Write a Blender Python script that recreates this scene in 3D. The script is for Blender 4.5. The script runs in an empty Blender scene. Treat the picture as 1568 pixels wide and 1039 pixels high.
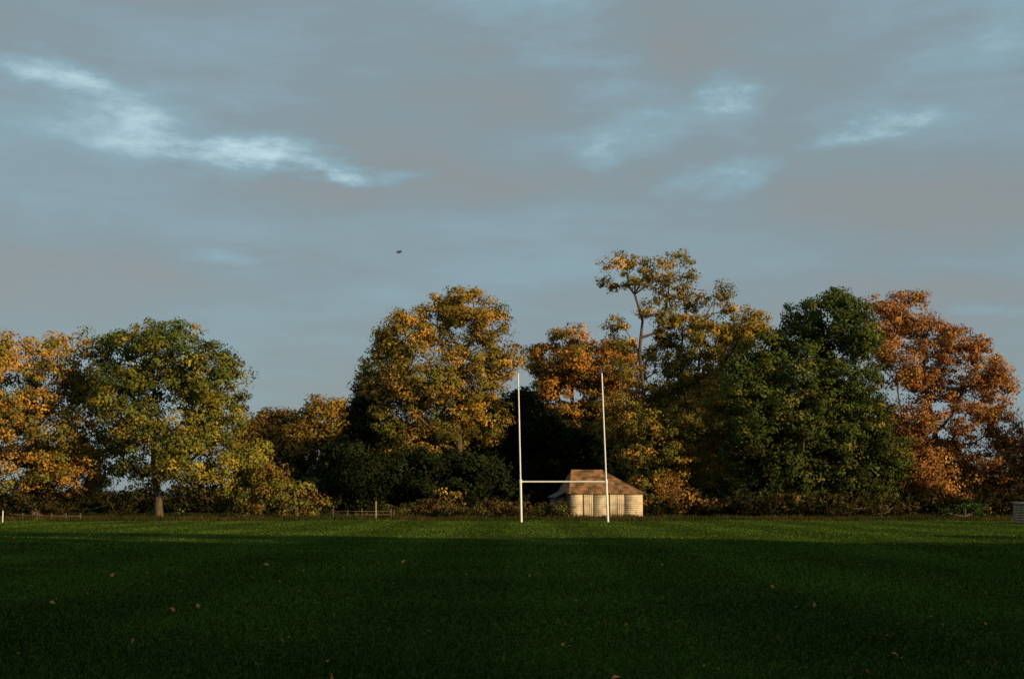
import bpy, math
import numpy as np
from mathutils import Vector

rng = np.random.default_rng(11)
scene = bpy.context.scene
scene.view_settings.view_transform = 'Standard'
scene.view_settings.look = 'None'
scene.view_settings.exposure = 0

# ------------------------------------------------------------------ survey
F = 2178.0
CAMH = 1.5
PITCH = math.atan(243 / F)
cp, sp = math.cos(PITCH), math.sin(PITCH)

def site(px, py, D):
    """bearing / elevation measured on the photograph -> metres on site at distance D"""
    u = (px - 784) / F
    v = (519 - py) / F
    t = D / (cp - v * sp)
    return np.array([u * t, D, CAMH + t * (sp + v * cp)])

# sun direction (low evening sun, behind the photographer's right shoulder)
AZ, EL = math.radians(52), math.radians(13)

# ------------------------------------------------------------------ materials
def new_mat(name):
    m = bpy.data.materials.new(name)
    m.use_nodes = True
    nt = m.node_tree
    nt.nodes.clear()
    return m, nt

def N(nt, typ, **kw):
    n = nt.nodes.new(typ)
    for k, v in kw.items():
        setattr(n, k, v)
    return n

def leaf_material(name, transl=0.25):
    m, nt = new_mat(name)
    out = N(nt, 'ShaderNodeOutputMaterial')
    at = N(nt, 'ShaderNodeAttribute', attribute_name='col')
    d = N(nt, 'ShaderNodeBsdfDiffuse')
    t = N(nt, 'ShaderNodeBsdfTranslucent')
    mx = N(nt, 'ShaderNodeMixShader')
    mx.inputs[0].default_value = transl
    nt.links.new(at.outputs['Color'], d.inputs['Color'])
    nt.links.new(at.outputs['Color'], t.inputs['Color'])
    nt.links.new(d.outputs[0], mx.inputs[1])
    nt.links.new(t.outputs[0], mx.inputs[2])
    nt.links.new(mx.outputs[0], out.inputs[0])
    return m

def noisy_material(name, c1, c2, scale=4.0, rough=0.8, bump=0.3, stretch=(1, 1, 1), detail=5, p=(0.35, 0.65)):
    m, nt = new_mat(name)
    out = N(nt, 'ShaderNodeOutputMaterial')
    b = N(nt, 'ShaderNodeBsdfPrincipled')
    b.inputs['Roughness'].default_value = rough
    tc = N(nt, 'ShaderNodeTexCoord')
    mp = N(nt, 'ShaderNodeMapping')
    mp.inputs['Scale'].default_value = stretch
    nz = N(nt, 'ShaderNodeTexNoise')
    nz.inputs['Scale'].default_value = scale
    nz.inputs['Detail'].default_value = detail
    cr = N(nt, 'ShaderNodeValToRGB')
    cr.color_ramp.elements[0].position = p[0]
    cr.color_ramp.elements[1].position = p[1]
    cr.color_ramp.elements[0].color = (*c1, 1)
    cr.color_ramp.elements[1].color = (*c2, 1)
    bp = N(nt, 'ShaderNodeBump')
    bp.inputs['Strength'].default_value = bump
    bp.inputs['Distance'].default_value = 0.05
    nt.links.new(tc.outputs['Object'], mp.inputs[0])
    nt.links.new(mp.outputs[0], nz.inputs['Vector'])
    nt.links.new(nz.outputs['Fac'], cr.inputs[0])
    nt.links.new(cr.outputs[0], b.inputs['Base Color'])
    nt.links.new(nz.outputs['Fac'], bp.inputs['Height'])
    nt.links.new(bp.outputs[0], b.inputs['Normal'])
    nt.links.new(b.outputs[0], out.inputs[0])
    return m

LEAF = leaf_material('leaves', 0.12)
BLADE = leaf_material('grass_blades', 0.15)
BARK = noisy_material('bark', (0.04, 0.028, 0.018), (0.12, 0.085, 0.05), 3, 0.9, 0.6, (3, 3, 0.6))
WHITE = noisy_material('white_painted_steel', (0.72, 0.72, 0.70), (0.82, 0.82, 0.80), 2, 0.45, 0.05)
BOARD = noisy_material('limewashed_boards', (0.36, 0.28, 0.19), (0.66, 0.55, 0.40), 1.6, 0.85, 0.2, (1.0, 1, 1.0), detail=7, p=(0.34, 0.60))
DARKWOOD = noisy_material('dark_timber', (0.05, 0.04, 0.03), (0.12, 0.09, 0.06), 3, 0.9, 0.4)
TIMBER = noisy_material('fence_timber', (0.22, 0.15, 0.09), (0.42, 0.31, 0.2), 5, 0.85, 0.4)
SLATE = noisy_material('grey_felt_roof', (0.05, 0.05, 0.05), (0.10, 0.10, 0.095), 4, 0.8, 0.3)
FEATHER = noisy_material('dark_feathers', (0.02, 0.02, 0.02), (0.05, 0.05, 0.045), 20, 0.7, 0.1)

# ------------------------------------------------------------------ mesh helpers
def mesh_from(name, V, faces_flat, nper, mats, fcol=None, smooth=False):
    me = bpy.data.meshes.new(name)
    V = np.asarray(V, dtype=np.float32).reshape(-1, 3)
    faces_flat = np.asarray(faces_flat, dtype=np.int32).ravel()
    nf = len(faces_flat) // nper
    me.vertices.add(len(V))
    me.vertices.foreach_set('co', V.ravel())
    me.loops.add(len(faces_flat))
    me.loops.foreach_set('vertex_index', faces_flat)
    me.polygons.add(nf)
    me.polygons.foreach_set('loop_start', np.arange(0, nf * nper, nper, dtype=np.int32))
    me.polygons.foreach_set('loop_total', np.full(nf, nper, dtype=np.int32))
    for m in mats:
        me.materials.append(m)
    if smooth:
        me.polygons.foreach_set('use_smooth', np.ones(nf, dtype=bool))
    me.update(calc_edges=True)
    if fcol is not None:
        a = me.attributes.new('col', 'FLOAT_COLOR', 'FACE')
        c = np.ones((nf, 4), dtype=np.float32)
        c[:, :3] = fcol
        a.data.foreach_set('color', c.ravel())
    return me

def link(name, me, parent=None):
    ob = bpy.data.objects.new(name, me)
    scene.collection.objects.link(ob)
    if parent is not None:
        ob.parent = parent
    return ob

def empty(name, loc=(0, 0, 0), rz=0):
    ob = bpy.data.objects.new(name, None)
    ob.location = loc
    ob.rotation_euler = (0, 0, rz)
    ob.empty_display_size = 0.5
    scene.collection.objects.link(ob)
    return ob

def tubes(P0, P1, R0, R1, sides=6):
    P0, P1 = np.asarray(P0, float), np.asarray(P1, float)
    R0, R1 = np.asarray(R0, float), np.asarray(R1, float)
    d = P1 - P0
    d /= np.linalg.norm(d, axis=1, keepdims=True) + 1e-9
    ref = np.where(np.abs(d[:, 2:3]) > 0.9, np.array([[1.0, 0, 0]]), np.array([[0, 0, 1.0]]))
    a = np.cross(d, ref)
    a /= np.linalg.norm(a, axis=1, keepdims=True) + 1e-9
    b = np.cross(d, a)
    ang = np.arange(sides) / sides * 2 * math.pi
    ring = np.cos(ang)[None, :, None] * a[:, None, :] + np.sin(ang)[None, :, None] * b[:, None, :]
    V0 = P0[:, None, :] + ring * R0[:, None, None]
    V1 = P1[:, None, :] + ring * R1[:, None, None]
    V = np.concatenate([V0, V1], axis=1)
    n = len(P0)
    base = (np.arange(n) * 2 * sides)[:, None]
    i = np.arange(sides)
    j = (i + 1) % sides
    Fq = np.stack([base + i, base + j, base + sides + j, base + sides + i], axis=2)
    return V.reshape(-1, 3), Fq.reshape(-1, 4)

def rand_unit(n):
    v = rng.normal(size=(n, 3))
    return v / (np.linalg.norm(v, axis=1, keepdims=True) + 1e-9)

def leaf_cards(C, DN, sig, nper, size, tcol, leafvar=0.25):
    T = len(C)
    idx = np.repeat(np.arange(T), nper)
    n = len(idx)
    off = rng.normal(size=(n, 3))
    L = np.linalg.norm(off, axis=1, keepdims=True)
    off *= np.minimum(1, 1.8 / L)
    off *= np.array([1, 1, 0.6])
    nrm = off * 0.7 + DN[idx] * 0.75 + rng.normal(size=(n, 3)) * 0.5 + np.array([0, 0, 0.2])
    nrm /= np.linalg.norm(nrm, axis=1, keepdims=True) + 1e-9
    c = C[idx] + off * sig[idx][:, None]
    c[:, 2] = np.maximum(c[:, 2], 0.05)
    r = rand_unit(n)
    u = np.cross(nrm, r)
    u /= np.linalg.norm(u, axis=1, keepdims=True) + 1e-9
    v = np.cross(nrm, u)
    s = size * rng.uniform(0.55, 1.35, n)[:, None]
    bend = nrm * s * 0.25
    V = np.stack([c + u * s, c + v * s * 0.62 + bend, c - u * s, c - v * s * 0.62 + bend], axis=1)
    col = tcol[idx] * rng.uniform(1 - leafvar, 1 + leafvar, n)[:, None]
    col = col * (1 + rng.normal(size=(n, 3)) * 0.06)
    return V.reshape(-1, 3), np.clip(col, 0.003, 0.8)

def leaf_mesh(name, V, col, mat=LEAF):
    n = len(V) // 4
    return mesh_from(name, V, np.arange(n * 4), 4, [mat], fcol=col)

def tuft_points(lobes, dens):
    """lobes: (x,y,z,rx,ry,rz) metres"""
    out, dirs = [], []
    for (x, y, z, rx, ry, rz) in lobes:
        area = 4 * math.pi * ((rx * ry) ** 1.6 / 3 + (rx * rz) ** 1.6 / 3 + (ry * rz) ** 1.6 / 3) ** (1 / 1.6)
        n = max(5, int(area * dens))
        d = rand_unit(n)
        rad = 1.0 - np.abs(rng.normal(size=n)) * 0.2
        rad = np.clip(rad, 0.25, 1.0)
        ph = rng.uniform(0, 6.28, 4)
        w = 0.12 * np.sin(d[:, 0] * 6 + ph[0]) + 0.12 * np.sin(d[:, 2] * 7 + ph[1]) + 0.10 * np.sin(d[:, 1] * 6 + ph[2])
        rad = rad * (1 + w)
        p = np.array([x, y, z]) + d * rad[:, None] * np.array([rx, ry, rz])
        out.append(p); dirs.append(d)
    P = np.concatenate(out); Dn = np.concatenate(dirs)
    k = P[:, 2] > 0.15
    return P[k], Dn[k]

def bough_lobes(W):
    """break each big lobe into a core and several boughs that stand out from it"""
    out = []
    for (x, y, z, rx, ry, rz) in W:
        if min(rx, rz) < 1.55:
            out.append((x, y, z, rx, ry, rz)); continue
        out.append((x, y, z, rx * 0.90, ry * 0.86, rz * 0.90))
        for i in range(6):
            d = rand_unit(1)[0]
            d[1] -= 0.35; d[2] += 0.15
            d /= np.linalg.norm(d)
            s = rng.uniform(0.30, 0.46)
            f = 1.04 - s * 0.75
            out.append((x + d[0] * rx * f, y + d[1] * ry * f, z + d[2] * rz * f, rx * s, ry * s, rz * s * 0.8))
    return out

def skeleton(trunk, tips, r_tip, r_trunk):
    trunk = [np.array(p, float) for p in trunk]
    nodes, par, plen = [trunk[0]], [-1], [0.0]
    for a, b in zip(trunk[:-1], trunk[1:]):
        L = np.linalg.norm(b - a)
        k = max(1, int(L / 1.3))
        for i in range(1, k + 1):
            p = a + (b - a) * i / k
            if i < k:
                p = p + rng.normal(size=3) * 0.1
            nodes.append(p)
            par.append(len(nodes) - 2)
            plen.append(plen[-1] + L / k)
    ntr = len(nodes)
    i0 = max(1, int(ntr * 0.3))
    cb = nodes[i0]
    order = np.argsort(np.linalg.norm(tips - cb, axis=1))
    cap = ntr + len(tips) * 12 + 10
    A = np.zeros((cap, 3)); A[:ntr] = np.array(nodes)
    PL = np.zeros(cap); PL[:ntr] = plen
    PR = np.full(cap, -1); PR[:ntr] = par
    cnt = np.zeros(cap)
    m = ntr
    for t in order:
        p = tips[t]
        dd = np.linalg.norm(A[i0:m] - p, axis=1)
        cost = dd + 0.30 * PL[i0:m] + 0.5 * np.maximum(0, A[i0:m, 2] - p[2])
        j = int(np.argmin(cost)) + i0
        L = dd[j - i0]
        if L < 0.05:
            continue
        k = min(8, max(1, int(L / 1.1)))
        prev = j
        base = A[j].copy()
        arch = rng.normal(size=3) * 0.12 * L + np.array([0, 0, 0.05 * L])
        for i in range(1, k + 1):
            f = i / k
            q = base + (p - base) * f + arch * math.sin(math.pi * f) + (rng.normal(size=3) * 0.08 if i < k else 0)
            A[m] = q; PR[m] = prev; PL[m] = PL[prev] + L / k
            prev = m
            m += 1
        cnt[prev] += 1
    for i in range(m - 1, 0, -1):
        if cnt[i] == 0:
            cnt[i] = 0.5
        cnt[PR[i]] += cnt[i]
    e = math.log(r_trunk / r_tip) / math.log(max(cnt[0], 2))
    R = r_tip * np.maximum(cnt[:m], 0.6) ** e
    idx = np.arange(1, m)
    pr = PR[1:m]
    R1 = R[idx]
    R0 = np.where(pr < ntr, np.minimum(R[pr], R1 * 1.6), np.minimum(R[pr], R1 * 1.35))
    tr = idx < ntr
    R0[tr] = R[pr][tr]
    R0[0] *= 1.35
    return tubes(A[pr], A[idx], R0, R1, 6)

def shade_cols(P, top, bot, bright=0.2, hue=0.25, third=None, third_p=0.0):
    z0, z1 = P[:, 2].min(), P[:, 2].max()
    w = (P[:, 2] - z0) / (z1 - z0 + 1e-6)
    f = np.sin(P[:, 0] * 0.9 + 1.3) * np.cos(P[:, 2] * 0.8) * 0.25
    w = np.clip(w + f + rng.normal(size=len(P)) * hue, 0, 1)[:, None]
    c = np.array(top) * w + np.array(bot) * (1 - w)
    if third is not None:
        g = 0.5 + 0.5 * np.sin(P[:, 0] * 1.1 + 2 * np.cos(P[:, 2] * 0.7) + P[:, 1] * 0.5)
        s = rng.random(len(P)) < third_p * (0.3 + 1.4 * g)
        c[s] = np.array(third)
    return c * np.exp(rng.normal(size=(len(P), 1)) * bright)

def tree(name, D, trunk, lobes, top, bot, dens=0.75, nper=62, leaf=0.12, sig=0.42, rt=0.45, tips=330,
         third=None, third_p=0.0, depth=None, hue=0.25):
    W = []
    k = D / F
    for l in lobes:
        cx, cy, rx, ry = l[:4]
        dd = l[4] if len(l) > 4 else rng.uniform(-1.8, 1.8)
        c = site(cx, cy, D + dd)
        rd = depth if depth else 0.5 * (rx + ry) * k * 1.05
        W.append((c[0], c[1], c[2], rx * k, rd, ry * k))
    T = [site(p[0], p[1], D + (p[2] if len(p) > 2 else 0)) for p in trunk]
    T[0][2] = -0.1
    P, Dn = tuft_points(bough_lobes(W), dens)
    e = empty(name, (float(T[0][0]), float(T[0][1]), 0.0))
    org = np.array([T[0][0], T[0][1], 0.0])
    sel = rng.permutation(len(P))[:tips]
    V, Fq = skeleton(T, P[sel], 0.022, rt)
    link('trunk_and_branches', mesh_from(name + '_wood', V - org, Fq, 4, [BARK], smooth=True), e)
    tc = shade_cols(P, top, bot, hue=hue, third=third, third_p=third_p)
    sg = sig * rng.uniform(0.55, 1.4, len(P))
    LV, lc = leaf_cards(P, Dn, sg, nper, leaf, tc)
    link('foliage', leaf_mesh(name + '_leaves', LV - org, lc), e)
    return e

# palettes (albedo)
GOLD = (0.44, 0.25, 0.05)
ORANGE = (0.42, 0.20, 0.045)
RUST = (0.33, 0.145, 0.055)
BROWN = (0.18, 0.11, 0.03)
OLIVE = (0.16, 0.145, 0.03)
GREEN = (0.068, 0.095, 0.022)
DEEP = (0.022, 0.030, 0.011)  # near-black leaf tone; shade under the centre oak is put into it
YGREEN = (0.22, 0.20, 0.035)

# ------------------------------------------------------------------ trees (left to right)
tree('oak_tree', 116, [(52, 800), (54, 740), (56, 660), (70, 580)],
     [(15, 585, 80, 70), (100, 560, 68, 60), (150, 625, 48, 60), (60, 665, 95, 62), (-55, 620, 70, 85),
      (150, 700, 50, 48), (40, 715, 85, 42), (110, 725, 80, 38), (-70, 710, 70, 50)],
     GOLD, (0.36, 0.195, 0.04), dens=0.56, third=OLIVE, third_p=0.4, rt=0.32)
tree('hazel_bush', 111, [(60, 800), (60, 788), (60, 775)],
     [(30, 776, 34, 22), (75, 780, 30, 20), (115, 784, 26, 16), (-10, 780, 30, 18), (170, 786, 24, 14)],
     (0.05, 0.038, 0.014), (0.025, 0.022, 0.01), dens=1.0, nper=36, leaf=0.11, sig=0.38, rt=0.08, tips=80)

tree('oak_tree', 112, [(243, 800), (242, 755), (235, 690), (240, 610)],
     [(205, 545, 62, 54), (262, 538, 60, 52), (320, 580, 56, 56), (190, 620, 48, 62), (265, 630, 86, 66),
      (335, 645, 50, 56), (225, 700, 60, 50), (300, 705, 80, 50), (352, 730, 60, 44), (390, 712, 38, 42)],
     GREEN, (0.21, 0.185, 0.034), dens=0.6, third=(0.28, 0.21, 0.035), third_p=0.18, rt=0.30)

tree('hawthorn_tree', 109, [(455, 800), (452, 775), (450, 750)],
     [(418, 745, 36, 36), (450, 756, 34, 30), (476, 772, 22, 20), (400, 765, 40, 26)],
     YGREEN, OLIVE, dens=0.9, nper=46, leaf=0.11, sig=0.34, rt=0.18, tips=120, third=BROWN, third_p=0.3)

tree('oak_tree', 185, [(435, 795), (435, 720), (436, 660)],
     [(408, 665, 42, 44), (450, 672, 45, 52), (380, 690, 40, 48), (430, 710, 70, 50)],
     BROWN, DEEP, dens=0.5, nper=40, leaf=0.19, sig=0.6, rt=0.5, tips=120)
tree('oak_tree', 180, [(500, 795), (500, 720), (500, 650)],
     [(495, 645, 45, 42), (525, 652, 34, 42), (480, 690, 50, 50), (540, 700, 40, 50)],
     (0.28, 0.17, 0.035), DEEP, dens=0.5, nper=40, leaf=0.19, sig=0.6, rt=0.5, tips=120)

# large centre oak
tree('oak_tree', 134, [(705, 797), (706, 740), (700, 640), (712, 530)],
     [(622, 515, 48, 42), (668, 492, 50, 42), (716, 474, 46, 37), (752, 502, 34, 36), (598, 562, 46, 54),
      (650, 575, 76, 60), (735, 560, 54, 60), (605, 625, 52, 50), (680, 640, 70, 52), (575, 600, 30, 44), (783, 545, 20, 28),
      (745, 635, 50, 52, 2), (640, 680, 62, 30, 1), (585, 518, 18, 26)],
     (0.24, 0.165, 0.03), (0.105, 0.108, 0.024), dens=0.60, third=GOLD, third_p=0.25, rt=0.36, tips=420)
tree('yew_tree', 131, [(620, 797), (622, 740), (622, 710)],  # dark understorey: leaf colour carries the shade beneath the oak
     [(600, 725, 50, 42, -1), (655, 735, 55, 45, -1), (705, 738, 44, 48, -2), (560, 740, 40, 45), (745, 738, 40, 45, 0)],
     DEEP, (0.014, 0.020, 0.008), dens=0.7, leaf=0.14, sig=0.5, rt=0.3, tips=120)
tree('holly_tree', 136, [(545, 797), (545, 720), (548, 660)],
     [(562, 632, 26, 50, 1), (548, 695, 46, 60, 1), (522, 720, 32, 50, 0)],
     (0.03, 0.038, 0.013), DEEP, dens=0.8, leaf=0.15, sig=0.5, rt=0.3, tips=120)

tree('beech_tree', 150, [(880, 795), (880, 700), (875, 590)],
     [(850, 555, 44, 50), (888, 545, 46, 46), (930, 560, 42, 48), (870, 605, 68, 50), (940, 615, 44, 45), (968, 560, 22, 34)],
     (0.44, 0.21, 0.045), (0.25, 0.125, 0.03), dens=0.58, leaf=0.14, rt=0.4, third=OLIVE, third_p=0.25)
tree('yew_tree', 145, [(850, 797), (850, 740), (850, 700)],
     [(800, 640, 44, 46), (850, 680, 60, 44), (910, 690, 50, 44), (790, 705, 50, 50), (860, 735, 70, 40), (940, 730, 40, 44)],
     DEEP, (0.014, 0.020, 0.008), dens=0.6, leaf=0.17, sig=0.55, rt=0.3, tips=120)

# tall stag-headed oak
tree('oak_tree', 128, [(985, 797), (984, 700), (986, 600), (979, 540), (984, 490), (972, 450), (988, 418), (983, 390)],
     [(945, 405, 25, 16), (936, 432, 19, 13), (975, 425, 28, 17), (968, 398, 19, 10), (1010, 412, 28, 21), (1042, 396, 21, 12),
      (1030, 440, 36, 21), (1066, 420, 15, 12), (1068, 462, 30, 18), (1104, 446, 19, 16), (1112, 474, 19, 18), (1012, 475, 30, 24),
      (940, 497, 19, 19), (958, 525, 20, 15), (1046, 505, 42, 30), (1085, 520, 30, 38), (1020, 545, 38, 30), (1062, 570, 44, 36), (958, 566, 28, 20),
      (1010, 600, 40, 32), (995, 650, 46, 36, -2), (1055, 640, 48, 46), (1018, 700, 46, 40, -2), (1070, 712, 50, 44), (1000, 745, 34, 30, -2),
      (935, 650, 28, 28), (975, 690, 28, 32, -2), (960, 610, 28, 26)],
     (0.24, 0.175, 0.032), (0.105, 0.105, 0.023), dens=0.82, nper=52, leaf=0.112, sig=0.34, rt=0.38, tips=560, third=GOLD, third_p=0.22)
tree('oak_tree', 146, [(1140, 797), (1140, 700), (1138, 560)],
     [(1118, 520, 36, 36), (1152, 510, 38, 38), (1135, 570, 50, 50), (1110, 640, 50, 50), (1100, 720, 50, 50)],
     (0.34, 0.22, 0.035), GREEN, dens=0.52, leaf=0.14, rt=0.45)

# big dark green lime
tree('lime_tree', 124, [(1262, 800), (1262, 720), (1258, 620), (1262, 540)],
     [(1222, 500, 46, 38), (1272, 484, 48, 40), (1312, 502, 36, 46), (1172, 545, 46, 46), (1225, 560, 62, 62), (1290, 560, 62, 62),
      (1140, 590, 34, 52), (1175, 640, 56, 60), (1245, 645, 66, 62), (1315, 640, 56, 62), (1350, 700, 44, 50), (1285, 715, 66, 50),
      (1210, 720, 66, 50), (1325, 745, 50, 38), (1142, 690, 44, 62), (1270, 770, 60, 28), (1190, 772, 64, 26)],
     GREEN, (0.06, 0.072, 0.019), dens=0.66, nper=58, third=OLIVE, third_p=0.12, rt=0.4, leaf=0.13, tips=300)

# red oak on right
tree('red_oak_tree', 132, [(1440, 800), (1440, 740), (1432, 660), (1415, 560)],
     [(1345, 488, 38, 42), (1385, 478, 44, 36), (1425, 520, 44, 38), (1466, 533, 44, 34), (1498, 570, 40, 38), (1372, 560, 50, 48),
      (1430, 588, 58, 40), (1526, 602, 34, 34), (1395, 640, 48, 36), (1480, 645, 50, 30), (1535, 655, 36, 30), (1560, 695, 42, 34),
      (1440, 702, 60, 34), (1510, 706, 56, 34), (1400, 715, 48, 40), (1600, 715, 50, 44), (1550, 745, 52, 32), (1450, 750, 64, 28), (1500, 765, 60, 24)],
     RUST, (0.26, 0.125, 0.04), dens=0.58, third=(0.38, 0.20, 0.06), third_p=0.25, rt=0.36, tips=450)
tree('red_oak_tree', 128, [(1650, 800), (1650, 740), (1645, 660)],
     [(1640, 640, 50, 60), (1690, 660, 60, 60), (1650, 710, 70, 50)],
     RUST, (0.26, 0.125, 0.04), dens=0.35, rt=0.4)
tree('oak_tree', 118, [(-170, 800), (-170, 740), (-165, 640)],
     [(-180, 620, 70, 80), (-220, 680, 80, 70), (-140, 700, 60, 50)], GOLD, OLIVE, dens=0.35, rt=0.4)

# saplings and small bushes
tree('maple_sapling', 118, [(1040, 792), (1040, 775), (1038, 755)],
     [(1020, 748, 22, 16), (1045, 762, 24, 18), (1035, 735, 14, 14), (1085, 775, 20, 12)],
     (0.42, 0.2, 0.045), BROWN, dens=1.3, nper=26, leaf=0.10, sig=0.33, rt=0.08, tips=90)
tree('maple_sapling', 112, [(688, 795), (688, 775), (689, 760)],
     [(680, 757, 14, 12), (698, 760, 14, 10), (690, 772, 20, 9)],
     (0.42, 0.26, 0.045), BROWN, dens=1.1, nper=14, leaf=0.10, sig=0.28, rt=0.06, tips=60)
tree('laurel_bush', 104, [(1478, 800), (1478, 790), (1478, 778)],
     [(1478, 782, 26, 20), (1450, 788, 20, 14), (1500, 792, 18, 13)],
     (0.05, 0.085, 0.02), (0.03, 0.05, 0.012), dens=1.2, nper=36, leaf=0.10, sig=0.35, rt=0.08, tips=80)
tree('hazel_bush', 108, [(1350, 800), (1350, 788), (1350, 775)],
     [(1345, 780, 24, 20), (1290, 784, 20, 16), (1390, 784, 22, 16)],
     (0.09, 0.065, 0.02), (0.04, 0.03, 0.013), dens=1.1, nper=30, leaf=0.11, sig=0.35, rt=0.08, tips=80)

# ------------------------------------------------------------------ masses
def mass(name, W, top, bot, dens, nper, leaf, sig, trunks=None, third=None, third_p=0, rtr=0.3):
    P, Dn = tuft_points(W, dens)
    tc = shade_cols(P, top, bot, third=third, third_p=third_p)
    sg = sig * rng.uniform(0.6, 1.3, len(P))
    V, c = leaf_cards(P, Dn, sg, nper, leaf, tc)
    e = empty(name)
    link('foliage', leaf_mesh(name + '_leaves', V, c), e)
    if trunks is not None and len(trunks):
        t = np.array(trunks)
        p0 = np.stack([t[:, 0], t[:, 1], np.zeros(len(t)) - 0.1], 1)
        p1 = np.stack([t[:, 0] + rng.normal(size=len(t)) * 0.3, t[:, 1], t[:, 2]], 1)
        TV, TF = tubes(p0, p1, np.full(len(t), rtr), np.full(len(t), rtr * 0.6), 7)
        link('trunks', mesh_from(name + '_trunks', TV, TF, 4, [BARK], smooth=True), e)
    return e

# dark wood behind the front trees
W, tr = [], []
prof = [(-250, 752), (370, 750), (400, 730), (520, 690), (560, 640), (640, 640), (780, 600), (860, 620), (960, 610), (1100, 560), (1180, 560),
        (1330, 600), (1420, 665), (1500, 700), (1570, 720), (1900, 700)]
pxs = [p[0] for p in prof]; pys = [p[1] for p in prof]
for row, D0 in enumerate((158, 168)):
    for px in np.arange(-250, 1900, 34):
        D = D0 + rng.uniform(-2, 2)
        py = np.interp(px, pxs, pys) + rng.uniform(-10, 22) + row * 3
        topz = site(px, py, D)[2]
        x = site(px, py, D)[0]
        h = max(topz, 1.6)
        n = max(1, int(h / 3.5))
        for i in range(n):
            rz = h / n * 0.62
            W.append((x + rng.uniform(-.6, .6), D + rng.uniform(-1, 1), h - rz - i * h / n * 0.98, 2.3, 2.0, rz))
        tr.append((x, D, h * 0.6))
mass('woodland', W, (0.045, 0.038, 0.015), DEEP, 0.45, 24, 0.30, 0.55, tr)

# hedge below the left trees
W = []
for px in np.arange(-200, 560, 14):
    D = 128 + rng.uniform(-1.5, 1.5)
    h = rng.uniform(1.8, 3.2) if px < 420 else rng.uniform(1.1, 1.8)
    x = (px - 784) / F * D
    W.append((x, D, h * 0.5, 1.0, 0.9, h * 0.5))
mass('hedge', W, (0.045, 0.036, 0.014), DEEP, 1.1, 24, 0.14, 0.38, third=OLIVE, third_p=0.06)
W = []
for px in np.arange(585, 872, 8):
    D = 108 + rng.uniform(-1.4, 1.4)
    h = 1.2 + 0.25 * math.sin(px * 0.06) + rng.uniform(-0.2, 0.3)
    x = (px - 784) / F * D
    W.append((x, D, h * 0.45, 0.7, 0.8, h * 0.5))
mass('bramble_hedge', W, (0.11, 0.065, 0.025), (0.035, 0.03, 0.013), 1.8, 22, 0.09, 0.24, third=(0.08, 0.08, 0.02), third_p=0.3)
W = []
for px in np.arange(985, 1900, 14):
    D = 115 + rng.uniform(-2, 2) + (3 if px < 1100 else 0)
    h = rng.uniform(1.0, 2.4) if px > 1120 else rng.uniform(0.6, 1.1)
    x = (px - 784) / F * D
    W.append((x, D, h * 0.5, 1.1, 1.0, h * 0.55))
mass('undergrowth', W, (0.04, 0.03, 0.012), (0.018, 0.02, 0.008), 1.2, 26, 0.13, 0.36, third=BROWN, third_p=0.06)

# tall wood on the near right / behind the photographer: it shades the near half of the pitch
W, tr = [], []
spots = []
for y in np.arange(-34, 20, 6.5):
    spots.append((24 + rng.uniform(-1, 1.5), y, rng.uniform(11, 16.5)))
    spots.append((31 + rng.uniform(-1, 1.5), y + 3, rng.uniform(12, 17)))
for x in np.arange(34, 100, 6.5):
    spots.append((x, 19 + rng.uniform(-5, 4), rng.uniform(8, 16)))
    spots.append((x + 3, 9 + rng.uniform(-3, 3), rng.uniform(12, 16)))
for (x, y, h) in spots:
    W.append((x, y, h * 0.78, 2.6, 2.6, h * 0.24))
    W.append((x + rng.uniform(-1, 1), y + rng.uniform(-1, 1), h * 0.45, 4.0, 4.0, h * 0.25))
    W.append((x, y, h * 0.2, 3.6, 3.6, h * 0.18))
    tr.append((x, y, h * 0.7))
mass('woodland', W, OLIVE, GREEN, 0.36, 14, 0.55, 0.85, tr, third=GOLD, third_p=0.2)

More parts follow.
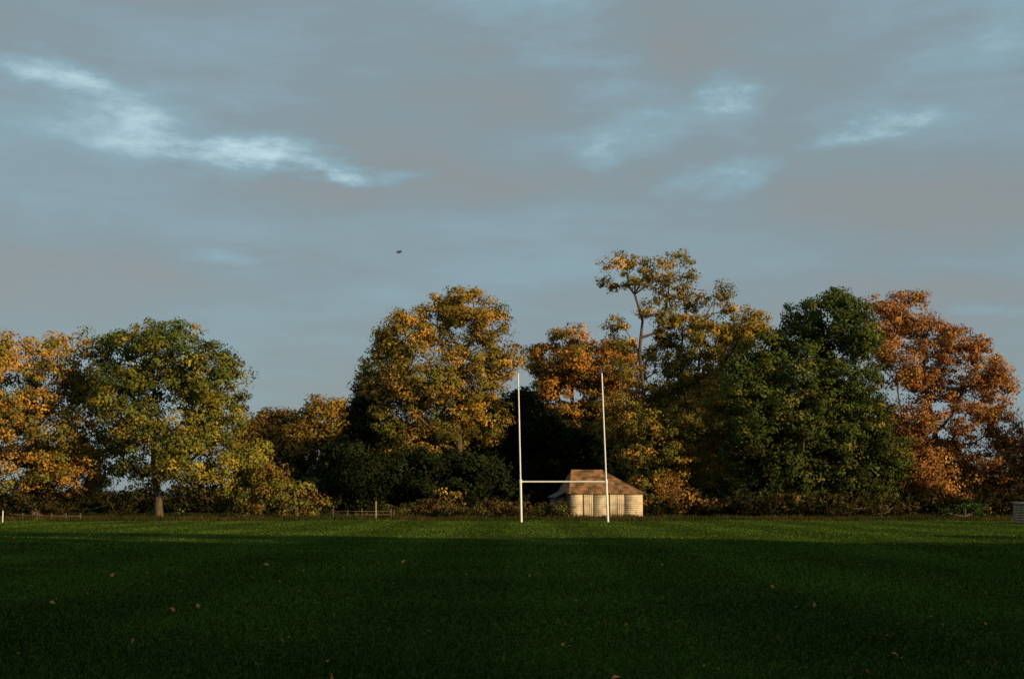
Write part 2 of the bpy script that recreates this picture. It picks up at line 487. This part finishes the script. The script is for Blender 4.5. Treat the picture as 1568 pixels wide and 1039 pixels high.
# ------------------------------------------------------------------ ground
def ground_material():
    m, nt = new_mat('mown_grass')
    L = nt.links.new
    out = N(nt, 'ShaderNodeOutputMaterial')
    b = N(nt, 'ShaderNodeBsdfPrincipled')
    b.inputs['Roughness'].default_value = 0.95
    b.inputs['Specular IOR Level'].default_value = 0.0
    tc = N(nt, 'ShaderNodeTexCoord')
    sx = N(nt, 'ShaderNodeSeparateXYZ')
    L(tc.outputs['Object'], sx.inputs[0])
    def noise(scale, detail, stretch=(1, 1, 1)):
        mp = N(nt, 'ShaderNodeMapping'); mp.inputs['Scale'].default_value = stretch
        L(tc.outputs['Object'], mp.inputs[0])
        n = N(nt, 'ShaderNodeTexNoise'); n.inputs['Scale'].default_value = scale; n.inputs['Detail'].default_value = detail
        L(mp.outputs[0], n.inputs['Vector'])
        return n.outputs['Fac']
    def ramp(f, p0, c0, p1, c1):
        r = N(nt, 'ShaderNodeValToRGB')
        r.color_ramp.elements[0].position = p0; r.color_ramp.elements[0].color = (*c0, 1)
        r.color_ramp.elements[1].position = p1; r.color_ramp.elements[1].color = (*c1, 1)
        L(f, r.inputs[0]); return r.outputs[0]
    def mix(f, a, c, blend='MIX'):
        x = N(nt, 'ShaderNodeMix', data_type='RGBA', blend_type=blend)
        if isinstance(f, float): x.inputs[0].default_value = f
        else: L(f, x.inputs[0])
        L(a, x.inputs[6]); L(c, x.inputs[7]); return x.outputs[2]
    fine = noise(12, 6, (1, 0.6, 1))
    big = noise(0.22, 4, (0.5, 1.0, 1))
    grass = ramp(fine, 0.32, (0.019, 0.036, 0.006), 0.70, (0.056, 0.096, 0.014))
    patch = ramp(big, 0.35, (0.78, 0.80, 0.8), 0.68, (1.2, 1.12, 1.05))
    grass = mix(1.0, grass, patch, 'MULTIPLY')
    # mowing stripes run away from the photographer
    mth = N(nt, 'ShaderNodeMath', operation='MULTIPLY'); mth.inputs[1].default_value = 1.35
    L(sx.outputs['X'], mth.inputs[0])
    sn = N(nt, 'ShaderNodeMath', operation='SINE'); L(mth.outputs[0], sn.inputs[0])
    mr = N(nt, 'ShaderNodeMapRange'); mr.inputs[1].default_value = -0.5; mr.inputs[2].default_value = 0.5
    mr.inputs[3].default_value = 0.89; mr.inputs[4].default_value = 1.11
    L(sn.outputs[0], mr.inputs[0])
    cmb = N(nt, 'ShaderNodeCombineColor')
    for i in range(3): L(mr.outputs[0], cmb.inputs[i])
    grass = mix(1.0, grass, cmb.outputs[0], 'MULTIPLY')
    rough = ramp(noise(3, 5), 0.35, (0.02, 0.024, 0.008), 0.65, (0.06, 0.055, 0.02))
    edge = N(nt, 'ShaderNodeMapRange'); edge.inputs[1].default_value = 97.0; edge.inputs[2].default_value = 101.0
    ad = N(nt, 'ShaderNodeMath', operation='MULTIPLY_ADD'); ad.inputs[1].default_value = 4.0
    L(big, ad.inputs[0]); L(sx.outputs['Y'], ad.inputs[2])
    L(ad.outputs[0], edge.inputs[0])
    col = mix(edge.outputs[0], grass, rough)
    L(col, b.inputs['Base Color'])
    bp = N(nt, 'ShaderNodeBump'); bp.inputs['Strength'].default_value = 0.9; bp.inputs['Distance'].default_value = 0.06
    L(noise(9, 6), bp.inputs['Height']); L(bp.outputs[0], b.inputs['Normal'])
    L(b.outputs[0], out.inputs[0])
    return m

nx, ny = 120, 140
xs = np.linspace(-1, 1, nx); xs = np.sign(xs) * np.abs(xs) ** 2.2 * 1500
ys = np.concatenate([np.linspace(-300, 0, 20), np.linspace(2, 130, 90), np.geomspace(140, 2500, 30)])
X, Y = np.meshgrid(xs, ys)
def gz(x, y):
    return 0.03 * np.sin(x * 0.21 + 0.5) * np.cos(y * 0.17) + 0.02 * np.sin(x * 0.5 + y * 0.33)
GV = np.stack([X, Y, gz(X, Y)], 2).reshape(-1, 3)
ii, jj = np.meshgrid(np.arange(len(ys) - 1), np.arange(nx - 1), indexing='ij')
a = (ii * nx + jj).ravel()
GF = np.stack([a, a + 1, a + nx + 1, a + nx], 1)
link('ground', mesh_from('ground', GV, GF, 4, [ground_material()], smooth=True))

def blades(name, x, y, h, w, col, lean=0.35):
    n = len(x)
    z = gz(x, y) - 0.005
    base = np.stack([x, y, z], 1)
    ang = rng.uniform(0, 6.28, n)
    wv = np.stack([np.cos(ang), np.sin(ang), np.zeros(n)], 1) * w[:, None] * 0.5
    tip = base + np.stack([rng.normal(size=n) * lean * h, rng.normal(size=n) * lean * h, h], 1)
    V = np.stack([base - wv, base + wv, tip], 1)
    return link(name, mesh_from(name, V, np.arange(n * 3), 3, [BLADE], fcol=col))

def stripe(x, k=0.11):
    return 1.0 + k * np.clip(np.sin(x * 1.35) * 2, -1, 1)

# turf close enough for single blades to show
n = 230000
y = 1 / rng.uniform(1 / 48.0, 1 / 9.0, n)
x = rng.uniform(-1, 1, n) * (0.42 * y + 2.0)
patch = (0.85 + 0.14 * np.sin(x * 0.7 + np.sin(y * 0.5) * 2) * np.cos(y * 0.45) + rng.normal(size=n) * 0.24) * stripe(x)
c = np.array([0.032, 0.060, 0.009]) * np.clip(patch, 0.3, 1.6)[:, None]
dry = rng.random(n) < 0.03
c[dry] = np.array([0.10, 0.08, 0.03])
blades('mown_turf', x, y, rng.uniform(0.02, 0.05, n) * (1 + y / 60), 0.006 + 0.0006 * y, c, 0.5)

# far turf: coarser tufts
n = 90000
y = rng.uniform(46, 98, n); x = rng.uniform(-1, 1, n) * (0.42 * y + 2)
c = np.array([0.066, 0.110, 0.017]) * np.clip((0.9 + rng.normal(size=n) * 0.3) * stripe(x, 0.2), 0.3, 1.8)[:, None]
blades('mown_turf', x, y, rng.uniform(0.03, 0.06, n), rng.uniform(0.03, 0.06, n), c, 0.5)

# rough uncut grass beyond pitch
n = 60000
y = 97.5 + rng.random(n) ** 1.3 * 28; x = rng.uniform(-1, 1, n) * 0.5 * y
hh = rng.uniform(0.1, 0.36, n) * (0.6 + 0.6 * np.sin(x * 0.8 + 1) ** 2)
w = (rng.random(n) * (0.3 + 0.7 * np.sin(x * 0.23) ** 2))[:, None]
c = (np.array([0.12, 0.08, 0.028]) * w + np.array([0.032, 0.045, 0.012]) * (1 - w)) * rng.uniform(0.4, 1.1, n)[:, None]
blades('rough_grass', x, y, hh, rng.uniform(0.03, 0.07, n), c, 0.3)

# fallen leaves
spots = [(412, 866), (272, 934), (482, 897), (180, 880), (856, 830), (1010, 865), (1360, 1000), (940, 1033), (515, 1036), (400, 1018), (860, 982),
         (310, 928), (90, 925), (28, 824), (143, 818), (1235, 805), (810, 884), (1178, 896), (1500, 905), (620, 860), (1240, 925)]
LX, LY, LS = [], [], []
for (px, py) in spots:
    D = CAMH * F / (py - 762) * 1.0
    LX.append((px - 784) / F * D); LY.append(D); LS.append(0.045 if D < 25 else 0.075)
for _ in range(600):
    yy = rng.uniform(9, 90)
    LX.append(rng.uniform(-0.4, 0.4) * yy); LY.append(yy); LS.append(rng.uniform(0.012, 0.035))
LX, LY, LS = map(np.array, (LX, LY, LS))
n = len(LX)
cz = gz(LX, LY) + 0.05
C = np.stack([LX, LY, cz], 1)
nr = rng.normal(size=(n, 3)) * 0.5 + np.array([0, -0.4, 0.8]); nr /= np.linalg.norm(nr, axis=1, keepdims=True)
u = np.cross(nr, rand_unit(n)); u /= np.linalg.norm(u, axis=1, keepdims=True); v = np.cross(nr, u)
s = LS[:, None]
V = np.stack([C + u * s, C + v * s * .6 + nr * s * .3, C - u * s, C - v * s * .6 + nr * s * .3], 1).reshape(-1, 3)
lc = np.array([0.36, 0.16, 0.05]) * rng.uniform(0.3, 1.1, n)[:, None]
lc[:21] = np.array([0.62, 0.27, 0.08]) * rng.uniform(0.6, 1.1, 21)[:, None]
link('fallen_leaves', leaf_mesh('fallen_leaves', V, lc))

# ------------------------------------------------------------------ rugby posts
def poly_tube(paths, sides, mat, name):
    P0, P1, R0, R1 = [], [], [], []
    for pts, rad in paths:
        for i in range(len(pts) - 1):
            P0.append(pts[i]); P1.append(pts[i + 1]); R0.append(rad[i]); R1.append(rad[i + 1])
    V, Fq = tubes(P0, P1, R0, R1, sides)
    return mesh_from(name, V, Fq, 4, [mat], smooth=True)

def lerp(a, b, f): return np.array(a) + (np.array(b) - np.array(a)) * f
DP = 92.0
g = empty('rugby_goal_posts', (0, 0, 0))
lb, lt = site(798.5, 797, DP), site(793.5, 570, DP)
rb, rtp = site(931, 797, DP), site(921.5, 570, DP)
lb[2] = rb[2] = -0.1
fL, fR = 0.275, 0.275
cl, cr_ = lerp(lb, lt, fL), lerp(rb, rtp, fR)
def post(b, t, f):
    h = f + 0.01
    return [([b, lerp(b, t, h)], [0.075, 0.075]), ([lerp(b, t, h), lerp(b, t, h + 0.01)], [0.075, 0.05]),
            ([lerp(b, t, h + 0.01), lerp(b, t, 0.995)], [0.05, 0.042]), ([lerp(b, t, 0.995), t], [0.042, 0.01])]
link('left_upright', poly_tube(post(lb, lt, fL), 14, WHITE, 'left_upright'), g)
link('right_upright', poly_tube(post(rb, rtp, fR), 14, WHITE, 'right_upright'), g)
link('crossbar', poly_tube([([cl, cr_], [0.05, 0.05])], 12, WHITE, 'crossbar'), g)
br = []
for c_, s_ in ((cl, 1), (cr_, -1)):
    br.append(([c_ + np.array([0.0, 0, -0.12]), c_ + np.array([0.0, 0, 0.12])], [0.095, 0.095]))
link('crossbar_brackets', poly_tube(br, 12, WHITE, 'brackets'), g)

# ------------------------------------------------------------------ boxes
def box_arrays(c, s, rz=0.0, rx=0.0):
    c = np.array(c, float); hx, hy, hz = np.array(s) / 2
    V = np.array([[x, y, z] for x in (-hx, hx) for y in (-hy, hy) for z in (-hz, hz)])
    if rx:
        cc, ss = math.cos(rx), math.sin(rx)
        V = np.stack([V[:, 0], V[:, 1] * cc - V[:, 2] * ss, V[:, 1] * ss + V[:, 2] * cc], 1)
    if rz:
        cc, ss = math.cos(rz), math.sin(rz)
        V = np.stack([V[:, 0] * cc - V[:, 1] * ss, V[:, 0] * ss + V[:, 1] * cc, V[:, 2]], 1)
    Fq = np.array([[0, 1, 3, 2], [4, 6, 7, 5], [0, 4, 5, 1], [2, 3, 7, 6], [0, 2, 6, 4], [1, 5, 7, 3]])
    return V + c, Fq

def boxes(name, items, mat, parent=None):
    Vs, Fs, o = [], [], 0
    for it in items:
        V, Fq = box_arrays(*it)
        Vs.append(V); Fs.append(Fq + o); o += 8
    return link(name, mesh_from(name, np.concatenate(Vs), np.concatenate(Fs), 4, [mat]), parent)

# ------------------------------------------------------------------ barn
def tile_material():
    m, nt = new_mat('clay_roof_tiles')
    L = nt.links.new
    out = N(nt, 'ShaderNodeOutputMaterial'); b = N(nt, 'ShaderNodeBsdfPrincipled'); b.inputs['Roughness'].default_value = 0.85
    tc = N(nt, 'ShaderNodeTexCoord')
    sx = N(nt, 'ShaderNodeSeparateXYZ'); L(tc.outputs['Object'], sx.inputs[0])
    ad = N(nt, 'ShaderNodeMath', operation='ADD'); L(sx.outputs['X'], ad.inputs[0]); L(sx.outputs['Y'], ad.inputs[1])
    cb = N(nt, 'ShaderNodeCombineXYZ'); L(ad.outputs[0], cb.inputs[0]); L(sx.outputs['Z'], cb.inputs[1])
    bk = N(nt, 'ShaderNodeTexBrick'); bk.inputs['Scale'].default_value = 1.0
    bk.inputs['Brick Width'].default_value = 0.24; bk.inputs['Row Height'].default_value = 0.12
    bk.inputs['Mortar Size'].default_value = 0.01
    bk.inputs['Color1'].default_value = (0.27, 0.115, 0.045, 1); bk.inputs['Color2'].default_value = (0.42, 0.22, 0.085, 1)
    bk.inputs['Mortar'].default_value = (0.10, 0.05, 0.03, 1)
    L(cb.outputs[0], bk.inputs['Vector'])
    nz = N(nt, 'ShaderNodeTexNoise'); nz.inputs['Scale'].default_value = 1.6; nz.inputs['Detail'].default_value = 6
    L(tc.outputs['Object'], nz.inputs['Vector'])
    r = N(nt, 'ShaderNodeValToRGB'); r.color_ramp.elements[0].position = 0.40; r.color_ramp.elements[0].color = (0.32, 0.36, 0.28, 1)
    r.color_ramp.elements[1].position = 0.58; r.color_ramp.elements[1].color = (1, 1, 1, 1)
    L(nz.outputs['Fac'], r.inputs[0])
    mx = N(nt, 'ShaderNodeMix', data_type='RGBA', blend_type='MULTIPLY'); mx.inputs[0].default_value = 1
    L(bk.outputs['Color'], mx.inputs[6]); L(r.outputs[0], mx.inputs[7]); L(mx.outputs[2], b.inputs['Base Color'])
    bp = N(nt, 'ShaderNodeBump'); bp.inputs['Strength'].default_value = 0.6; bp.inputs['Distance'].default_value = 0.04; bp.invert = True
    L(bk.outputs['Fac'], bp.inputs['Height']); L(bp.outputs[0], b.inputs['Normal']); L(b.outputs[0], out.inputs[0])
    return m

TILE = tile_material()
TH = math.radians(10)
barn = empty('barn', (7.55, 114.0, 0.0), TH)     # origin: middle of the front wall
hw, dp_, ev, rd = 2.95, 4.6, 1.9, 3.72
boxes('core_walls', [((0, dp_ / 2, ev / 2 - 0.02), (hw * 2 - 0.1, dp_ - 0.1, ev))], DARKWOOD, barn)
bd = []
for i in range(11):
    z = 0.1 + i * 0.17
    for (xa, xb) in ((-hw, -1.92), (-1.08, 0.22), (1.48, hw)):
        bd.append((((xa + xb) / 2, 0.015 + rng.uniform(-.004, .004), z), (xb - xa, 0.03, 0.167), 0.0, -0.02))
boxes('front_boards', bd, BOARD, barn)
bd = []
for i in range(11):
    z = 0.1 + i * 0.17
    bd.append(((-hw - 0.0, dp_ / 2, z), (0.04, dp_ - 0.04, 0.16)))
    bd.append(((hw + 0.0, dp_ / 2, z), (0.04, dp_ - 0.04, 0.16)))
boxes('side_boards', bd, noisy_material('dark_side_boards', (0.08, 0.07, 0.06), (0.16, 0.14, 0.12), 3), barn)  # side boards get a darker tone than the front ones
boxes('door', [((-1.5 + (i - 2) * 0.15, 0.025, 0.92), (0.146, 0.03, 1.78)) for i in range(5)], BOARD, barn)
boxes('double_door', [((0.85 + (i - 3.5) * 0.15, 0.02, 0.92), (0.147, 0.03, 1.78)) for i in range(8)], BOARD, barn)
boxes('door_frames', [((x, -0.012, 0.95), (0.045, 0.04, 1.9)) for x in (-1.92, 0.22, 1.48)] + [((0.85, -0.0, 0.95), (0.02, 0.04, 1.8))], DARKWOOD, barn)
boxes('eaves_board', [((0, -0.05, ev - 0.03), (hw * 2 + 0.1, 0.04, 0.10))], DARKWOOD, barn)
o = 0.16
RV = np.array([[-hw - o, -o, ev - .04], [hw + o, -o, ev - .04], [hw + o, dp_ + o, ev - .04], [-hw - o, dp_ + o, ev - .04],
               [-2.35, dp_ / 2, rd], [0.2, dp_ / 2, rd]])
faces = [(0, 1, 5, 4), (1, 2, 5), (2, 3, 4, 5), (3, 0, 4), (3, 2, 1, 0)]
me = bpy.data.meshes.new('roof'); me.from_pydata([tuple(v) for v in RV], [], faces); me.materials.append(TILE); me.update()
link('roof', me, barn)
rt_paths = [([RV[4] + [-.05, 0, .02], RV[5] + [.05, 0, .02]], [0.07, 0.07])]
for a_, b_ in ((0, 4), (1, 5), (2, 5), (3, 4)):
    rt_paths.append(([RV[a_], RV[b_]], [0.045, 0.05]))
link('ridge_tiles', poly_tube(rt_paths, 8, TILE, 'ridge_tiles'), barn)
# lean-to on the shaded side
boxes('lean_to_walls', [((-hw - 0.42, 2.9, 0.8), (0.8, 2.8, 1.6))], DARKWOOD, barn)
LV = [(-hw - 0.95, 1.3, 1.62), (-hw - 0.95, 4.5, 1.62), (-hw + 0.25, 4.5, 2.25), (-hw + 0.25, 1.3, 2.25),
      (-hw - 0.95, 1.3, 1.54), (-hw - 0.95, 4.5, 1.54), (-hw + 0.25, 4.5, 2.17), (-hw + 0.25, 1.3, 2.17)]
me = bpy.data.meshes.new('lean_to_roof')
me.from_pydata(LV, [], [(0, 3, 2, 1), (4, 5, 6, 7), (0, 1, 5, 4), (1, 2, 6, 5), (2, 3, 7, 6), (3, 0, 4, 7)])
me.materials.append(SLATE); me.update(); link('lean_to_roof', me, barn)

# ------------------------------------------------------------------ fences, shed
def fence(name, x0, x1, y0, y1, n, h, rails, mat=DARKWOOD):
    e = empty(name, (x0, y0, 0))
    it = []
    for i in range(n):
        f = i / (n - 1)
        hh = h * rng.uniform(0.92, 1.1)
        it.append((((x1 - x0) * f, (y1 - y0) * f, hh / 2 - 0.05), (0.09, 0.09, hh), rng.uniform(-.2, .2)))
    boxes('posts', it, mat, e)
    L_ = math.hypot(x1 - x0, y1 - y0); a = math.atan2(y1 - y0, x1 - x0)
    boxes('rails', [(((x1 - x0) / 2, (y1 - y0) / 2 - 0.065, z), (L_, 0.03, 0.045), a) for z in rails], mat, e)
    return e
def gx(px, D): return (px - 784) / F * D
fence('wooden_fence', gx(40, 99), gx(128, 99), 99, 99, 5, 0.5, (0.3,))
fence('wooden_fence', gx(490, 106), gx(600, 106), 106, 106, 6, 0.75, (0.3, 0.55))
pm = poly_tube([([(0, 0, -.1), (0, 0, 0.7)], [0.035, 0.035]), ([(0, 0, 0.7), (0, 0, 0.74)], [0.035, 0.01])], 10, WHITE, 'post')
ob = link('touchline_post', pm); ob.location = (gx(10, 90), 90, 0)
pm2 = poly_tube([([(0, 0, -.1), (0, 0, 1.3)], [0.05, 0.045]), ([(0, 0, 1.3), (0, 0, 1.34)], [0.045, 0.01])], 10, TIMBER, 'fence_post')
ob = link('fence_post', pm2); ob.location = (gx(577, 103), 103, 0)

sh = empty('timber_shed', (gx(1561, 84) + 1.1, 85.0, 0), -0.05)
boxes('core', [((0, 0.0, 0.6), (2.1, 1.5, 1.16))], DARKWOOD, sh)
boxes('slats', [((0, -0.78, 0.1 + i * 0.15), (2.2, 0.03, 0.125)) for i in range(8)] + [((-1.08, 0, 0.1 + i * 0.15), (0.03, 1.5, 0.125)) for i in range(8)], TIMBER, sh)
boxes('lid', [((0, 0, 1.23), (2.35, 1.75, 0.05), 0.0, 0.05)], TIMBER, sh)

# ------------------------------------------------------------------ bird
bp_ = site(611, 386, 75)
bird = empty('bird', tuple(bp_)); bird.rotation_euler = (0.1, -0.25, 0.5)
xs_ = [-.16, -.12, -.05, .02, .08, .12, .15, .18]; rr = [.012, .022, .038, .042, .032, .026, .018, .003]
link('body', poly_tube([([(x_, 0, 0.01 * math.sin(i)) for i, x_ in enumerate(xs_)], rr)], 10, FEATHER, 'body'), bird)
wv = []
wf = []
for s_ in (1, -1):
    o_ = len(wv)
    wv += [(.08, s_ * .02, .02), (-.05, s_ * .02, .02), (.10, s_ * .17, .10), (-.04, s_ * .17, .09), (.04, s_ * .30, .08), (-.03, s_ * .28, .07), (-.05, s_ * .42, .03)]
    wf += [(o_, o_ + 1, o_ + 3, o_ + 2), (o_ + 2, o_ + 3, o_ + 5, o_ + 4), (o_ + 4, o_ + 5, o_ + 6)]
me = bpy.data.meshes.new('wings'); me.from_pydata(wv, [], wf); me.materials.append(FEATHER); me.update(); link('wings', me, bird)
me = bpy.data.meshes.new('tail'); me.from_pydata([(-.13, .015, 0), (-.13, -.015, 0), (-.25, -.05, 0), (-.25, .05, 0)], [], [(0, 1, 2, 3)]); me.materials.append(FEATHER); me.update()
link('tail', me, bird)

# ------------------------------------------------------------------ sun
sdir = Vector((math.sin(AZ) * math.cos(EL), -math.cos(AZ) * math.cos(EL), math.sin(EL)))
sl = bpy.data.lights.new('sun', 'SUN'); sl.energy = 5.0; sl.angle = math.radians(0.6); sl.color = (1.0, 0.73, 0.36)
so = bpy.data.objects.new('sun', sl); scene.collection.objects.link(so)
so.rotation_euler = (-sdir).to_track_quat('-Z', 'Y').to_euler(); so.location = (60, -50, 40)

# ------------------------------------------------------------------ sky
w = bpy.data.worlds.new('World'); scene.world = w; w.use_nodes = True
nt = w.node_tree; nt.nodes.clear(); L = nt.links.new
out = N(nt, 'ShaderNodeOutputWorld')
sky = N(nt, 'ShaderNodeTexSky', sky_type='NISHITA'); sky.sun_disc = False
sky.sun_elevation = EL; sky.sun_rotation = math.pi - AZ
bg1 = N(nt, 'ShaderNodeBackground'); bg1.inputs[1].default_value = 0.08; L(sky.outputs[0], bg1.inputs[0])
tc = N(nt, 'ShaderNodeTexCoord')
def wnoise(scale, detail, stretch, rough=0.5, loc=(0, 0, 0)):
    mp = N(nt, 'ShaderNodeMapping'); mp.inputs['Scale'].default_value = stretch; mp.inputs['Location'].default_value = loc
    L(tc.outputs['Generated'], mp.inputs[0])
    n_ = N(nt, 'ShaderNodeTexNoise'); n_.inputs['Scale'].default_value = scale; n_.inputs['Detail'].default_value = detail
    n_.inputs['Roughness'].default_value = rough
    L(mp.outputs[0], n_.inputs['Vector']); return n_
def math_(op, a, b=None, c=None):
    m = N(nt, 'ShaderNodeMath', operation=op)
    for i, v_ in enumerate((a, b, c)):
        if v_ is None: continue
        if isinstance(v_, (int, float)): m.inputs[i].default_value = v_
        else: L(v_, m.inputs[i])
    return m.outputs[0]
warp = wnoise(11, 4, (1, 1, 2.5), 0.6)
sub = N(nt, 'ShaderNodeVectorMath', operation='SUBTRACT'); sub.inputs[1].default_value = (.5, .5, .5); L(warp.outputs['Color'], sub.inputs[0])
scl = N(nt, 'ShaderNodeVectorMath', operation='MULTIPLY'); scl.inputs[1].default_value = (0.10, 0.0, 0.035); L(sub.outputs[0], scl.inputs[0])
add = N(nt, 'ShaderNodeVectorMath', operation='ADD'); L(tc.outputs['Generated'], add.inputs[0]); L(scl.outputs[0], add.inputs[1])
breaks = [  # thin places in the cloud: bearing, height, width, thickness, brightness, tilt(deg)
    (50, 105, 120, 36, .40, -4), (170, 160, 150, 48, .24, -20), (240, 185, 90, 20, .22, -6),
    (280, 228, 240, 24, .36, -6), (430, 244, 150, 30, .34, -3), (530, 266, 80, 16, .48, -6), (630, 264, 60, 14, .3, 0), (340, 205, 300, 90, .16, -8),
    (1115, 150, 80, 50, .30, -40), (910, 226, 80, 34, .24, 0), (1030, 190, 190, 44, .20, 18), (1340, 192, 90, 30, .38, 14), (1120, 275, 110, 40, .38, 5),
    (840, 40, 300, 110, .24, -35), (370, 398, 110, 14, .2, 0), (1500, 470, 90, 14, .22, 0), (1530, 20, 280, 110, .22, 0),
    (1340, 220, 300, 80, .14, 0)]
tot = None
for (px, py, rx_, ry_, st, tilt) in breaks:
    d0 = Vector(tuple(site(px, py, 100) - np.array([0, 0, CAMH]))).normalized()
    mp = N(nt, 'ShaderNodeMapping', vector_type='TEXTURE')
    mp.inputs['Location'].default_value = d0
    mp.inputs['Rotation'].default_value = (0, -math.radians(tilt), 0)
    mp.inputs['Scale'].default_value = (rx_ / F, 0.8, ry_ / F)
    L(add.outputs[0], mp.inputs[0])
    ln = N(nt, 'ShaderNodeVectorMath', operation='LENGTH'); L(mp.outputs[0], ln.inputs[0])
    mr = N(nt, 'ShaderNodeMapRange', interpolation_type='SMOOTHERSTEP')
    mr.inputs[1].default_value = 0.0; mr.inputs[2].default_value = 1.3; mr.inputs[3].default_value = st; mr.inputs[4].default_value = 0.0
    L(ln.outputs['Value'], mr.inputs[0])
    tot = mr.outputs[0] if tot is None else math_('ADD', tot, mr.outputs[0])
n_fine = wnoise(20, 5, (1, 1, 2.8), 0.65)
n_big = wnoise(3.4, 5, (1, 1, 4.5), 0.55, (0.3, 0, 0.7))
mod = math_('MULTIPLY_ADD', n_fine.outputs['Fac'], 2.2, -0.15)
fac = math_('MULTIPLY', tot, mod)
fac = math_('MULTIPLY_ADD', n_fine.outputs['Fac'], 0.16, fac)
fac = math_('MULTIPLY_ADD', n_big.outputs['Fac'], 1.1, math_('ADD', fac, -0.38))
cr = N(nt, 'ShaderNodeValToRGB')
els = cr.color_ramp.elements
els[0].position = 0.05; els[0].color = (0.275, 0.305, 0.315, 1)
els[1].position = 1.0; els[1].color = (0.54, 0.74, 0.81, 1)
e_ = els.new(0.25); e_.color = (0.252, 0.328, 0.362, 1)
e_ = els.new(0.50); e_.color = (0.27, 0.41, 0.475, 1)
e_ = els.new(0.75); e_.color = (0.40, 0.575, 0.65, 1)
L(fac, cr.inputs[0])
bg2 = N(nt, 'ShaderNodeBackground'); bg2.inputs[1].default_value = 1.0; L(cr.outputs[0], bg2.inputs[0])
mxs = N(nt, 'ShaderNodeMixShader'); mxs.inputs[0].default_value = 0.88
L(bg1.outputs[0], mxs.inputs[1]); L(bg2.outputs[0], mxs.inputs[2]); L(mxs.outputs[0], out.inputs[0])

# ------------------------------------------------------------------ camera
cam = bpy.data.cameras.new('camera'); cam.lens = 50; cam.sensor_width = 36; cam.clip_end = 6000
co = bpy.data.objects.new('camera', cam); scene.collection.objects.link(co)
co.location = (0, 0, CAMH); co.rotation_euler = (math.pi / 2 + PITCH, 0, 0)
scene.camera = co
